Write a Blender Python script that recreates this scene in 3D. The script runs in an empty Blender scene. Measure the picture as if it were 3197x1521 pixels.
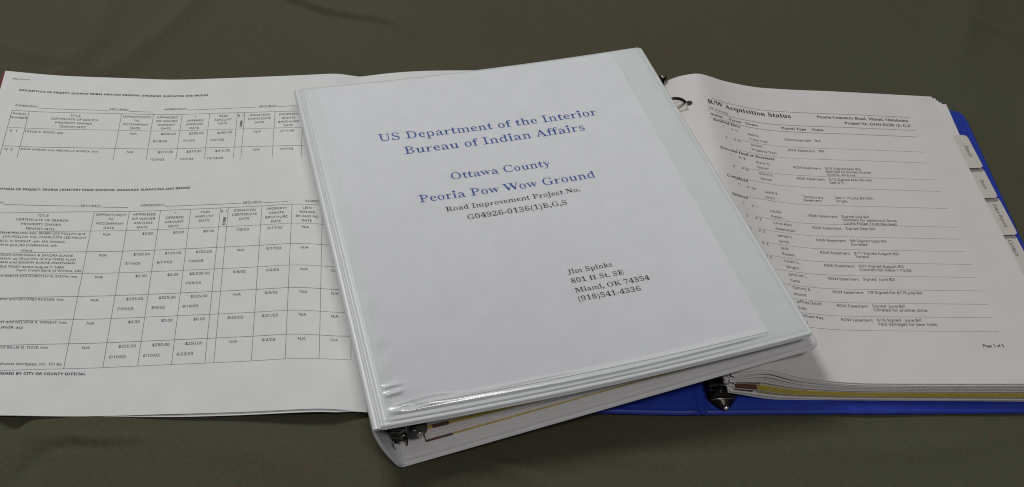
import bpy, bmesh, math, random
import numpy as np
from mathutils import Matrix, Vector

sc = bpy.context.scene
COL = sc.collection
K = 0.0254                                   # everything below is laid out in inches

# ------------------------------------------------------------------ camera
cam = bpy.data.cameras.new('camera')
cam.sensor_width = 36.0
cam.lens = 34.03
cam.clip_start = 0.01
cam.clip_end = 50
cam_o = bpy.data.objects.new('camera', cam)
COL.objects.link(cam_o)
cx, cu, cb = (0.993183, -0.093313, 0.069852), (0.027869, 0.771992, 0.635021), (-0.113181, -0.628745, 0.76933)
cam_o.matrix_world = Matrix(((cx[0], cu[0], cb[0], 0.52683*K), (cx[1], cu[1], cb[1], -9.61709*K), (cx[2], cu[2], cb[2], 18.87809*K), (0, 0, 0, 1)))
sc.camera = cam_o

# ------------------------------------------------------------------ world and lamps
world = bpy.data.worlds.new('World')
sc.world = world
world.use_nodes = True
bg = world.node_tree.nodes['Background']
bg.inputs[0].default_value = (0.93, 0.97, 1.0, 1)
bg.inputs[1].default_value = 0.085

def area_lamp(name, az, el, dist, size, power, col, target=(3, 5, 0.5)):
    l = bpy.data.lights.new(name, 'AREA')
    l.shape = 'RECTANGLE'
    l.size, l.size_y = size
    l.energy = power
    l.color = col
    o = bpy.data.objects.new(name, l)
    COL.objects.link(o)
    a, e = math.radians(az), math.radians(el)
    d = Vector((math.cos(e)*math.cos(a), math.cos(e)*math.sin(a), math.sin(e)))
    t = Vector(target)*K
    o.location = t + d*dist
    o.rotation_euler = d.to_track_quat('Z', 'Y').to_euler()
    return o
area_lamp('ceiling_panel', 122, 54, 1.8, (0.60, 0.45), 14.0, (0.99, 0.99, 0.98))
area_lamp('room_lamp', -75, 66, 1.9, (0.38, 0.27), 6.5, (1.0, 0.98, 0.97))

sc.view_settings.view_transform = 'Standard'
sc.view_settings.look = 'None'
sc.view_settings.gamma = 1.0
sc.view_settings.exposure = 0.0
sc.cycles.max_bounces = 8
sc.cycles.transparent_max_bounces = 12
sc.cycles.filter_width = 1.1
sc.cycles.use_denoising = True
sc.cycles.denoiser = 'OPENIMAGEDENOISE'
sc.cycles.denoising_input_passes = 'RGB_ALBEDO_NORMAL'
sc.cycles.denoising_prefilter = 'NONE'
sc.cycles.use_adaptive_sampling = False
sc.cycles.sample_clamp_indirect = 3.0

# ------------------------------------------------------------------ surfaces measured in inches
def lin(a,b,t): return a+(b-a)*t
def curve(pts):
    """smooth curve through points (Catmull-Rom tangents, cubic Hermite)"""
    xs=[p[0] for p in pts]; ys=[p[1] for p in pts]; n=len(xs)
    ms=[]
    for i in range(n):
        a=max(i-1,0); b=min(i+1,n-1)
        ms.append((ys[b]-ys[a])/(xs[b]-xs[a]))
    def f(x):
        if x<=xs[0]: return ys[0]
        if x>=xs[-1]: return ys[-1]
        i=0
        while x>xs[i+1]: i+=1
        h=xs[i+1]-xs[i]; t=(x-xs[i])/h
        return ((2*t**3-3*t*t+1)*ys[i]+(t**3-2*t*t+t)*h*ms[i]+(-2*t**3+3*t*t)*ys[i+1]+(t**3-t*t)*h*ms[i+1])
    return f
def smooth(x,a,b):
    t=min(1,max(0,(x-a)/(b-a))); return t*t*(3-2*t)
def quad(q,s,t):
    BL,BR,TL,TR=q
    return tuple(lin(lin(BL[i],BR[i],s),lin(TL[i],TR[i],s),t) for i in range(2))
# ---- left report
QL=((-9.84,1.53),(-0.43,1.10),(-10.2,12.16),(-0.56,12.06))
ZLt=curve([(0,.38),(.14,.21),(.323,.11),(.453,.05),(.565,.08),(.735,.16),(.858,.225),(.932,.26),(.98,.19),(1,.15),(1.03,.19),(1.1,.29),(1.19,.36),(1.29,.38),(1.6,.38)])
ZLb=curve([(0,.14),(.191,.09),(.328,.03),(.405,.025),(.545,.08),(.728,.16),(.88,.27),(.93,.26),(1.0,.12),(1.05,.1),(1.6,.1)])
def SL(s,t,dz=0):
    x,y=quad(QL,s,t)
    z=lin(ZLb(s),ZLt(s),t)
    press=smooth(s,.80,.97)*smooth(t,.02,.2)*(1-smooth(t,.80,.97))
    z=lin(z,.09,press)
    return (x,y,z+dz)
WL,HL=9.6,10.8
# ---- right pages (open blue binder)
QR=((7.75,1.2),(15.78,.62),(8.15,10.99),(15.98,10.28))
ZRt=curve([(0,.80),(.042,1.0),(.097,1.14),(.132,1.13),(.215,.93),(.329,.77),(.425,.74),(.506,.74),(.626,.755),(1.0,.75)])
ZRb=curve([(0,.88),(.052,.98),(.079,1.03),(.098,1.035),(.138,.92),(.175,.80),(.216,.712),(.306,.60),(.387,.56),(.6,.60),(.845,.67),(1,.70)])
def SR(s,t,dz=0):
    x,y=quad(QR,s,t)
    return (x,y,lin(ZRb(s),ZRt(s),t)+dz)
WR,HR=8.0,9.75
# ---- white closed binder: F = top face of front cover, B = inner face of back cover
FC=((0.0, -0.0, 1.35), (9.45, 1.52, 1.85), (-2.066, 10.351, 1.25), (7.471, 11.726, 1.5))
def F(u,v,dz=0):
    p=[lin(lin(FC[0][i],FC[1][i],u),lin(FC[2][i],FC[3][i],u),v) for i in range(3)]
    p[2]-=4*u*(1-u)*lin(0.22,0.11,v)
    return (p[0],p[1],p[2]+dz)
BC=((.33,-.27,.14),(9.71,1.49,1.38),(-1.85,10.35,.26),(7.62,11.65,1.12))
def B(u,v,dz=0):
    p=[lin(lin(BC[0][i],BC[1][i],u),lin(BC[2][i],BC[3][i],u),v) for i in range(3)]
    return (p[0],p[1],p[2]+dz)
SQ=((0.0377, 0.0393), (0.9019, 0.0327), (0.0454, 0.9906), (0.9024, 0.9879))
def SS(s,t,dz=0):
    u,v=quad(SQ,s,t)
    return F(u,v,dz)
WS,HS=8.5,11.0

# ------------------------------------------------------------------ materials
def material(name, col, rough=0.6, metal=0.0, spec=0.5, noise=0.0, nscale=300.0, bump=0.0, bscale=400.0, coat=0.0, col2=None, sheen=0.0):
    m = bpy.data.materials.new(name)
    m.use_nodes = True
    nt = m.node_tree
    b = nt.nodes['Principled BSDF']
    b.inputs['Base Color'].default_value = (*col, 1)
    b.inputs['Roughness'].default_value = rough
    b.inputs['Metallic'].default_value = metal
    b.inputs['Specular IOR Level'].default_value = spec
    b.inputs['Coat Weight'].default_value = coat
    b.inputs['Sheen Weight'].default_value = sheen
    tc = nt.nodes.new('ShaderNodeTexCoord')
    if noise > 0 or col2:
        n = nt.nodes.new('ShaderNodeTexNoise')
        n.inputs['Scale'].default_value = nscale
        n.inputs['Detail'].default_value = 4
        nt.links.new(tc.outputs['Object'], n.inputs['Vector'])
        r = nt.nodes.new('ShaderNodeValToRGB')
        c2 = col2 if col2 else tuple(c*(1-noise) for c in col)
        r.color_ramp.elements[0].position = 0.3
        r.color_ramp.elements[1].position = 0.7
        r.color_ramp.elements[0].color = (*c2, 1)
        r.color_ramp.elements[1].color = (*col, 1)
        nt.links.new(n.outputs['Fac'], r.inputs['Fac'])
        nt.links.new(r.outputs['Color'], b.inputs['Base Color'])
    if bump > 0:
        n2 = nt.nodes.new('ShaderNodeTexNoise')
        n2.inputs['Scale'].default_value = bscale
        n2.inputs['Detail'].default_value = 3
        nt.links.new(tc.outputs['Object'], n2.inputs['Vector'])
        bp = nt.nodes.new('ShaderNodeBump')
        bp.inputs['Strength'].default_value = bump
        bp.inputs['Distance'].default_value = 0.0005
        nt.links.new(n2.outputs['Fac'], bp.inputs['Height'])
        nt.links.new(bp.outputs['Normal'], b.inputs['Normal'])
    return m

M = {}
M['report_paper'] = material('report_paper', (.765, .775, .75), .85, spec=.25, noise=.05, nscale=60, bump=.10, bscale=900)
M['binder_paper'] = material('binder_paper', (.735, .71, .69), .85, spec=.25, noise=.05, nscale=60, bump=.10, bscale=900)
M['title_paper'] = material('title_paper', (.75, .75, .768), .8, spec=.25, noise=.035, nscale=70, bump=.08, bscale=900)
M['stack_paper'] = material('stack_paper', (.80, .755, .75), .9, spec=.2, noise=.12, nscale=500)
M['grey_paper'] = material('grey_paper', (.74, .70, .69), .9, spec=.2, noise=.1, nscale=500)
M['yellow_card'] = material('yellow_card', (.60, .47, .10), .8, spec=.25, noise=.15, nscale=500)
M['tan_card'] = material('tan_card', (.42, .36, .20), .85, spec=.2, noise=.15, nscale=500)
M['brown_strip'] = material('brown_strip', (.13, .065, .04), .55, spec=.4, noise=.25, nscale=700)
M['red_card'] = material('red_card', (.16, .028, .03), .7, spec=.3)
M['tab_plastic'] = material('tab_plastic', (.66, .61, .56), .45, spec=.35, noise=.05, nscale=200)
M['white_vinyl'] = material('white_vinyl', (.71, .73, .725), .34, spec=.5, noise=.03, nscale=90, bump=.05, bscale=500)
M['liner_vinyl'] = material('liner_vinyl', (.78, .76, .755), .42, spec=.4, noise=.04, nscale=120, bump=.06, bscale=700)
M['blue_vinyl'] = material('blue_vinyl', (.022, .052, .42), .42, spec=.45, noise=.2, nscale=120, bump=.08, bscale=350)
M['nickel'] = material('nickel', (.34, .32, .29), .2, metal=1.0, noise=.3, nscale=200)
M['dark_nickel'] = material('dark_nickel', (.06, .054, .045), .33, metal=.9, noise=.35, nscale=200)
M['bright_steel'] = material('bright_steel', (.85, .82, .78), .12, metal=1.0)
M['black_ink'] = material('black_ink', (.02, .022, .026), .7, spec=.2)
M['grey_ink'] = material('grey_ink', (.27, .28, .28), .8, spec=.2)
M['line_ink'] = material('line_ink', (.17, .18, .18), .8, spec=.2)
M['blue_ink'] = material('blue_ink', (.065, .125, .37), .7, spec=.2)
M['tab_ink'] = material('tab_ink', (.12, .10, .10), .7, spec=.2)
M['hole_shade'] = material('hole_shade', (.03, .03, .03), .8)

# clear pocket film: thin see-through vinyl with a gloss
fm = bpy.data.materials.new('clear_vinyl')
fm.use_nodes = True
nt = fm.node_tree
nt.nodes.remove(nt.nodes['Principled BSDF'])
tr = nt.nodes.new('ShaderNodeBsdfTransparent'); tr.inputs[0].default_value = (.975, .982, .98, 1)
gl = nt.nodes.new('ShaderNodeBsdfGlossy'); gl.inputs['Roughness'].default_value = .10
fr = nt.nodes.new('ShaderNodeFresnel'); fr.inputs[0].default_value = 1.5
mx = nt.nodes.new('ShaderNodeMixShader')
nt.links.new(fr.outputs[0], mx.inputs[0]); nt.links.new(tr.outputs[0], mx.inputs[1]); nt.links.new(gl.outputs[0], mx.inputs[2])
nt.links.new(mx.outputs[0], nt.nodes['Material Output'].inputs[0])
M['clear_vinyl'] = fm

# olive cloth: fine weave in colour and relief
cm = material('olive_cloth', (.080, .077, .050), .95, spec=.12, sheen=.08)
nt = cm.node_tree
b = nt.nodes['Principled BSDF']
tc = nt.nodes.new('ShaderNodeTexCoord')
def noise_node(scale, detail, stretch=None):
    n = nt.nodes.new('ShaderNodeTexNoise')
    n.inputs['Scale'].default_value = scale
    n.inputs['Detail'].default_value = detail
    if stretch:
        mp = nt.nodes.new('ShaderNodeMapping')
        mp.inputs['Scale'].default_value = stretch
        nt.links.new(tc.outputs['Object'], mp.inputs['Vector'])
        nt.links.new(mp.outputs[0], n.inputs['Vector'])
    else:
        nt.links.new(tc.outputs['Object'], n.inputs['Vector'])
    return n
n1 = noise_node(5, 5); n2 = noise_node(260, 2, (1, 6, 1)); n3 = noise_node(260, 2, (6, 1, 1)); n4 = noise_node(420, 2)
r1 = nt.nodes.new('ShaderNodeValToRGB')
r1.color_ramp.elements[0].position = .3; r1.color_ramp.elements[1].position = .72
r1.color_ramp.elements[0].color = (.083, .073, .048, 1); r1.color_ramp.elements[1].color = (.083, .085, .055, 1)
nt.links.new(n1.outputs['Fac'], r1.inputs['Fac'])
ad = nt.nodes.new('ShaderNodeMath'); ad.operation = 'ADD'
nt.links.new(n2.outputs['Fac'], ad.inputs[0]); nt.links.new(n3.outputs['Fac'], ad.inputs[1])
ad2 = nt.nodes.new('ShaderNodeMapRange')
ad2.inputs['From Min'].default_value = .6; ad2.inputs['From Max'].default_value = 1.4
ad2.inputs['To Min'].default_value = .84; ad2.inputs['To Max'].default_value = 1.16
nt.links.new(ad.outputs[0], ad2.inputs['Value'])
vm = nt.nodes.new('ShaderNodeVectorMath'); vm.operation = 'SCALE'
nt.links.new(r1.outputs['Color'], vm.inputs[0]); nt.links.new(ad2.outputs[0], vm.inputs['Scale'])
r4 = nt.nodes.new('ShaderNodeValToRGB')
r4.color_ramp.elements[0].position = .38; r4.color_ramp.elements[1].position = .62
r4.color_ramp.elements[0].color = (1.10, .96, .96, 1); r4.color_ramp.elements[1].color = (.92, 1.03, .98, 1)
nt.links.new(n4.outputs['Fac'], r4.inputs['Fac'])
vm2 = nt.nodes.new('ShaderNodeVectorMath'); vm2.operation = 'MULTIPLY'
nt.links.new(vm.outputs[0], vm2.inputs[0]); nt.links.new(r4.outputs['Color'], vm2.inputs[1])
nt.links.new(vm2.outputs[0], b.inputs['Base Color'])
bp = nt.nodes.new('ShaderNodeBump'); bp.inputs['Strength'].default_value = .35; bp.inputs['Distance'].default_value = .0004
nt.links.new(ad.outputs[0], bp.inputs['Height']); nt.links.new(bp.outputs['Normal'], b.inputs['Normal'])
M['olive_cloth'] = cm

# ------------------------------------------------------------------ builders
def empty(name, loc, label, cat, group=None):
    o = bpy.data.objects.new(name, None)
    COL.objects.link(o)
    o.location = Vector(loc)*K
    o['label'] = label
    o['category'] = cat
    if group: o['group'] = group
    o.empty_display_size = .02
    bpy.context.view_layer.update()
    return o

ORIGIN = {}
def mesh_object(name, verts, faces, mat, parent=None, smooth=True, label=None, kind=None):
    """verts in inches, world layout; a child keeps its place under its parent's origin"""
    me = bpy.data.meshes.new(name)
    off = Vector((0, 0, 0))
    p = parent
    while p is not None:
        off += p.location
        p = p.parent
    v = (np.array(verts, dtype=float)*K - np.array(off)[None, :])
    me.from_pydata([tuple(q) for q in v.tolist()], [], [tuple(f) for f in faces])
    me.materials.append(M[mat])
    me.polygons.foreach_set('use_smooth', [smooth]*len(me.polygons))
    o = bpy.data.objects.new(name, me)
    COL.objects.link(o)
    if parent is not None: o.parent = parent
    if label: o['label'] = label
    if kind: o['kind'] = kind
    return o

def sharpen(o, deg=35):
    o.data.set_sharp_from_angle(angle=math.radians(deg))
    return o

def slab(top, bottom, nu, nv):
    """closed solid from two (nu x nv) point sheets; returns verts, faces"""
    V = []; Fc = []
    for sh in (top, bottom):
        for j in range(nv):
            for i in range(nu):
                V.append(sh(i, j))
    N = nu*nv
    for j in range(nv-1):
        for i in range(nu-1):
            a = j*nu+i
            Fc.append((a, a+1, a+nu+1, a+nu))
            Fc.append((N+a+nu, N+a+nu+1, N+a+1, N+a))
    ring = [i for i in range(nu)] + [j*nu+nu-1 for j in range(1, nv)] + [(nv-1)*nu+i for i in range(nu-2, -1, -1)] + [j*nu for j in range(nv-2, 0, -1)]
    for k in range(len(ring)):
        a, b_ = ring[k], ring[(k+1) % len(ring)]
        Fc.append((b_, a, N+a, N+b_))
    return V, Fc

def sheet(name, S, s0, s1, t0, t1, ns, nt_, thick, mat, parent, dz=0, tf=None, label=None, cham=None):
    """a sheet of paper with thickness following the surface S(s,t)"""
    def pt(i, j, d):
        s = lin(s0, s1, i/(ns-1)); t = lin(t0, t1, j/(nt_-1))
        if tf: s, t, e = tf(s, t)
        else: e = 0
        return S(s, t, dz+e+d)
    V, Fc = slab(lambda i, j: pt(i, j, 0), lambda i, j: pt(i, j, -thick), ns, nt_)
    return sharpen(mesh_object(name, V, Fc, mat, parent, label=label), 50)

def joined(parts):
    V = []; Fc = []
    for v, f in parts:
        n = len(V)
        V += list(v)
        Fc += [tuple(i+n for i in q) for q in f]
    return V, Fc

def tube(path, rad, n=10, closed=False):
    path = [Vector(p) for p in path]
    V = []; Fc = []
    m = len(path)
    ref = Vector((0, .31, .95)).normalized()
    for k, p in enumerate(path):
        a = path[(k-1) % m] if (closed or k > 0) else p
        b_ = path[(k+1) % m] if (closed or k < m-1) else p
        d = (b_-a).normalized()
        u = d.cross(ref).normalized(); w = d.cross(u)
        r = rad(k/(m-1)) if callable(rad) else rad
        for i in range(n):
            an = 2*math.pi*i/n
            V.append(tuple(p + u*math.cos(an)*r + w*math.sin(an)*r))
    for k in range(m if closed else m-1):
        for i in range(n):
            a = k*n+i; b_ = k*n+(i+1) % n
            c = ((k+1) % m)*n+(i+1) % n; d = ((k+1) % m)*n+i
            Fc.append((a, b_, c, d))
    if not closed:
        Fc.append(tuple(range(n-1, -1, -1)))
        Fc.append(tuple((m-1)*n+i for i in range(n)))
    return V, Fc

def ball(c, r, n=20, m=12, sz=1.0):
    V = []; Fc = []
    for j in range(m+1):
        ph = math.pi*j/m
        for i in range(n):
            th = 2*math.pi*i/n
            V.append((c[0]+r*math.sin(ph)*math.cos(th), c[1]+r*math.sin(ph)*math.sin(th), c[2]+r*sz*math.cos(ph)))
    for j in range(m):
        for i in range(n):
            a = j*n+i; b_ = j*n+(i+1) % n
            Fc.append((a+n, b_+n, b_, a))
    return V, Fc

def box(c, sx, sy, sz, rot=0):
    V = []
    for dz in (-1, 1):
        for dx, dy in ((-1, -1), (1, -1), (1, 1), (-1, 1)):
            x, y = dx*sx/2, dy*sy/2
            V.append((c[0]+x*math.cos(rot)-y*math.sin(rot), c[1]+x*math.sin(rot)+y*math.cos(rot), c[2]+dz*sz/2))
    return V, [(3, 2, 1, 0), (4, 5, 6, 7), (0, 1, 5, 4), (1, 2, 6, 5), (2, 3, 7, 6), (3, 0, 4, 7)]

# ------------------------------------------------------------------ lettering
FONTS = {'sans': (0x1D5A0, 0x1D7E2), 'sansb': (0x1D5D4, 0x1D7EC), 'serifb': (0x1D400, 0x1D7CE), 'serif': (0x1D400, 0x1D7CE),
         'serifbi': (0x1D468, 0x1D7CE), 'serifi': (0x1D434, 0x1D7CE), 'seriflight': (0x1D400, 0x1D7CE)}
def glyphs(s, font):
    base, dg = FONTS[font]
    o = ''
    for c in s:
        if 'A' <= c <= 'Z': o += chr(base+ord(c)-65)
        elif 'a' <= c <= 'z':
            k = base+26+ord(c)-97
            o += '\u210e' if k == 0x1D455 else chr(k)
        elif '0' <= c <= '9': o += chr(dg+ord(c)-48)
        else: o += c
    return o
CACHE = {}
def letters(s, font):
    key = (s, font)
    if key in CACHE: return CACHE[key]
    cu_ = bpy.data.curves.new('lettering', 'FONT')
    cu_.body = glyphs(s, font)
    cu_.resolution_u = 5 if font in ('serif', 'serifb') else 3
    o = bpy.data.objects.new('lettering', cu_)
    COL.objects.link(o)
    dg = bpy.context.evaluated_depsgraph_get()
    me = bpy.data.meshes.new_from_object(o.evaluated_get(dg))
    n = len(me.vertices)
    co = np.empty(n*3); me.vertices.foreach_get('co', co); co = co.reshape(-1, 3)[:, :2].copy()
    fc = [tuple(p.vertices) for p in me.polygons]
    bpy.data.objects.remove(o); bpy.data.curves.remove(cu_); bpy.data.meshes.remove(me)
    if font == 'serif':
        # regular weight: pull the thick strokes in, leave the hairlines
        cnt = {}
        for f in fc:
            for i in range(len(f)):
                a, b_ = f[i], f[(i+1) % len(f)]
                k = (min(a, b_), max(a, b_))
                cnt.setdefault(k, []).append(f)
        E = []; NN = []
        for (a, b_), fs in cnt.items():
            if len(fs) != 1: continue
            d = co[b_]-co[a]; l = np.hypot(*d)
            if l < 1e-7: continue
            nrm = np.array([d[1], -d[0]])/l
            ctr = co[list(fs[0])].mean(0)-(co[a]+co[b_])/2
            if nrm @ ctr > 0: nrm = -nrm
            E.append((a, b_)); NN.append(nrm)
        E = np.array(E); NN = np.array(NN)
        A0, B0 = co[E[:, 0]], co[E[:, 1]]
        mid = (A0+B0)/2
        D = B0-A0
        nx = np.zeros((n, 2)); sh = np.zeros(n); c_ = np.zeros(n)
        for k in range(len(E)):
            m_ = np.abs(mid[:, 0]-mid[k, 0]) < 1.2
            r = -NN[k]
            w = A0[m_]-mid[k]
            den = r[0]*D[m_][:, 1]-r[1]*D[m_][:, 0]
            den = np.where(np.abs(den) < 1e-9, 1e-9, den)
            t = (w[:, 0]*D[m_][:, 1]-w[:, 1]*D[m_][:, 0])/den
            u = (w[:, 0]*r[1]-w[:, 1]*r[0])/den
            ok = (t > 1e-4) & (u >= -1e-6) & (u <= 1+1e-6)
            th = t[ok].min() if ok.any() else 9
            s_ = 0.0 if th > .21 else max(-.003, (th-.055)*.32)
            for q in E[k]:
                nx[q] += NN[k]; sh[q] += s_; c_[q] += 1
        ln = np.maximum(np.linalg.norm(nx, axis=1), 1e-6)
        amt = sh/np.maximum(c_, 1)
        grp = list(range(n))
        def root(i):
            while grp[i] != i: grp[i] = grp[grp[i]]; i = grp[i]
            return i
        for f in fc:
            for q in f[1:]: grp[root(q)] = root(f[0])
        rt = np.array([root(i) for i in range(n)])
        for g in set(rt.tolist()):                      # points and commas keep their weight
            m_ = rt == g
            if np.ptp(co[m_, 1]) < .3 and np.ptp(co[m_, 0]) < .2: amt[m_] = -.012
        co = co-nx/ln[:, None]*amt[:, None]
    x0, x1 = co[:, 0].min(), co[:, 0].max()
    CACHE[key] = (co-np.array([x0, 0]), fc, x1-x0)
    return CACHE[key]

class Print:
    """flat print on a page: lettering and ruled lines laid on the surface S (page inches a, b)"""
    def __init__(self, S, W, H, lift=.005):
        self.S, self.W, self.H, self.lift = S, W, H, lift
        self.V = []; self.F = []
    def text(self, s, font, a, b, width=None, sx=None, k=1.0, align='l', slope=0.0, rot=0):
        co, fc, w = letters(s, font)
        if width: sx = width/w
        wd = w*sx
        if align == 'r': a0 = a-wd
        elif align == 'c': a0 = a-wd/2
        else: a0 = a
        if rot: a0 = a
        n = len(self.V)
        for x, y in co:
            X, Y = x*sx, y*sx*k
            if rot == 90: X, Y = -y*sx, x*sx*k
            if rot == -90: X, Y = y*sx, -x*sx*k
            aa, bb = a0+X, b+Y+slope*X
            self.V.append(self.S(aa/self.W, bb/self.H, self.lift))
        self.F += [tuple(i+n for i in f) for f in fc]
        return wd
    def line(self, pts, w, dash=None):
        for (a0, b0), (a1, b1) in zip(pts[:-1], pts[1:]):
            L = math.hypot(a1-a0, b1-b0)
            m = max(1, int(L/.25))
            px_, py_ = -(b1-b0)/L*w/2, (a1-a0)/L*w/2
            n = len(self.V)
            for i in range(m+1):
                a, b = lin(a0, a1, i/m), lin(b0, b1, i/m)
                self.V.append(self.S((a-px_)/self.W, (b-py_)/self.H, self.lift))
                self.V.append(self.S((a+px_)/self.W, (b+py_)/self.H, self.lift))
            for i in range(m):
                q = n+2*i
                self.F.append((q, q+2, q+3, q+1))
    def build(self, name, mat, parent, label=None):
        return mesh_object(name, self.V, self.F, mat, parent, smooth=False, label=label)

# ------------------------------------------------------------------ the cloth
def seg_d(x, y, pts):
    best = 1e9; bt = 0; side = 0; n = len(pts)-1
    for i in range(n):
        (x0, y0), (x1, y1) = pts[i], pts[i+1]
        dx, dy = x1-x0, y1-y0
        t = np.clip(((x-x0)*dx+(y-y0)*dy)/(dx*dx+dy*dy), 0, 1)
        d = np.hypot(x-x0-t*dx, y-y0-t*dy)
        sg = np.sign((x-x0)*dy-(y-y0)*dx)
        if i == 0: best, bt, side = d, (i+t)/n, sg
        else:
            m = d < best
            best = np.where(m, d, best); bt = np.where(m, (i+t)/n, bt); side = np.where(m, sg, side)
    return best, bt, side
FOLDS = [  # points, height, half width, taper to the end
    ([(-4.6, 17.2), (-2.72, 15.87), (-1.77, 15.33), (-.79, 15.03), (.24, 14.78), (.67, 14.46), (1.05, 13.9)], .24, .075, True),
    ([(-8.0, 18), (-8.05, 15.86), (-8.21, 14.02), (-8.67, 12.6), (-9.6, 11.4)], .10, .45, False),
    ([(-5.2, 17.5), (-5.58, 15.86), (-6.27, 14.46), (-7.31, 12.87), (-8.3, 12.0)], .10, .4, False),
    ([(-7.4, .95), (-6.44, .93), (-5.77, .78), (-5.12, .8), (-4.8, .7)], .05, .12, False),
    ([(-7.0, .62), (-6.5, .70), (-6.0, .64), (-5.5, .60)], -.045, .12, False),
    ([(-6.9, .7), (-7.2, .3), (-7.6, -.4)], -.08, .3, False),
    ([(-7.75, 1.5), (-7.72, 1.1)], -.10, .22, False),
    ([(1.9, .1), (2.2, -.1), (2.73, -.42), (3.3, -.7), (4.0, -1.2)], .07, .22, False),
    ([(1.0, -.6), (1.7, -.5), (2.3, -.75)], .05, .2, False),
    ([(4.4, .1), (5.4, -.2), (6.6, -.6), (7.4, -1.0)], .06, .35, False),
    ([(20.5, 17), (20.1, 15.89), (18.63, 13.7), (17.6, 11.9)], .09, .6, False),
    ([(21.5, 13), (20.2, 10), (19.5, 7)], .08, .7, False),
    ([(2, 17), (3.2, 15.2), (3.4, 13.4)], .05, .5, False),
    ([(9, 17), (11, 14.5), (12.2, 12.6)], .05, .6, False),
    ([(-4, .6), (-2.4, .2), (-1.0, -.3)], .05, .4, False),
    ([(14.5, 18), (16.5, 15.5), (17.6, 13.2), (19.5, 11)], .08, .35, False),
    ([(16, 18), (18.8, 15), (21.5, 13.5)], .07, .3, False),
    ([(18.5, 8.5), (20.0, 10.6), (21.8, 12)], .08, .4, False),
    ([(-11.5, 14), (-9.7, 13.2), (-8.4, 13.0)], .06, .3, False),
    ([(9, -.2), (11.5, -.5), (14, -.3)], .05, .35, False),
    ([(5.5, 17.5), (7.4, 15.2), (8.2, 13.2)], .05, .35, False),
]
def cloth():
    xs = np.concatenate([np.linspace(-60, -14, 15)[:-1], np.arange(-14, 24, .08), np.linspace(24, 75, 15)])
    ys = np.concatenate([np.linspace(-40, -3, 12)[:-1], np.arange(-3, 18.5, .08), np.linspace(18.5, 80, 18)])
    X, Y = np.meshgrid(xs, ys)
    Z = np.zeros_like(X)
    for pts, h, w, taper in FOLDS:
        d, t, sd = seg_d(X, Y, pts)
        g = np.exp(-(d/w)**2)
        if taper:
            Z += h*(1-t)**.6*np.where(sd > 0, np.exp(-(d/w)**2), np.exp(-(d/(w*7))**2))
        else: Z += 1.7*h*g*np.sin(np.pi*np.clip(t, .02, .98))**.5
    Z += .02*np.sin(X*.9+.6*np.sin(Y*.7))*np.sin(Y*.8+1) + .012*np.sin(X*2.1+Y*1.3)
    # lies flat under the things that stand on it
    def hold(x0, x1, y0, y1, m=.5):
        f = lambda v, a, b_: np.clip((v-a)/(b_-a), 0, 1)
        return np.minimum.reduce([f(X, x0-m, x0), 1-f(X, x1, x1+m), f(Y, y0-m, y0), 1-f(Y, y1, y1+m)])
    H = np.maximum.reduce([hold(-10.3, -.3, 1.7, 11.9, .35), hold(4.6, 17.2, .9, 10.6, .4), hold(.2, 9.6, .2, 11.5, .5), hold(-.4, 4, 1.5, 12.2, .4)])
    Z = Z*(1-H) - .02*H - .012
    Z = np.where(Z > .06, .06+(Z-.06), Z)
    ny, nx = X.shape
    V = np.stack([X, Y, Z], -1).reshape(-1, 3)
    idx = np.arange(nx*ny).reshape(ny, nx)
    Fc = np.stack([idx[:-1, :-1], idx[:-1, 1:], idx[1:, 1:], idx[1:, :-1]], -1).reshape(-1, 4)
    me = bpy.data.meshes.new('tablecloth')
    me.vertices.add(len(V)); me.vertices.foreach_set('co', (V*K).ravel())
    me.loops.add(Fc.size); me.loops.foreach_set('vertex_index', Fc.ravel())
    me.polygons.add(len(Fc)); me.polygons.foreach_set('loop_start', np.arange(0, Fc.size, 4)); me.polygons.foreach_set('loop_total', np.full(len(Fc), 4))
    me.update(calc_edges=True); me.validate()
    me.polygons.foreach_set('use_smooth', [True]*len(me.polygons))
    me.materials.append(M['olive_cloth'])
    o = bpy.data.objects.new('ground_cloth', me)
    COL.objects.link(o)
    o['kind'] = 'structure'
    o['label'] = 'dark olive green cloth spread under the binders'
cloth()

# ------------------------------------------------------------------ the open report at the left
rep = empty('report', (-5, 6.5, 0), 'open stapled report with printed project tables, lying left of the white binder', 'report')
sheet('back_cover', SL, -.007, .6, .0, 1.0, 40, 14, .008, 'red_card', rep, dz=-.022,
      tf=lambda s, t: (s, t, 0), label='dark red cover edge under the pages')
def under(s, t):
    g = smooth(s, .36, .62)*(1-smooth(s, .93, .99))*(1-smooth(t, 0, .1))
    return s, t-.005*g*(1-t), -.03*g
sheet('page', SL, 0.0, .995, 0, 1, 56, 22, .006, 'report_paper', rep, dz=-.010, tf=under)
pg = sheet('page', SL, 0, 1, 0, 1, 72, 28, .006, 'report_paper', rep)
sheet('page', SL, .9985, 1.42, 0.0, 1.0, 40, 22, .008, 'report_paper', rep, dz=-.0005, label='right hand page running under the white binder')

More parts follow.
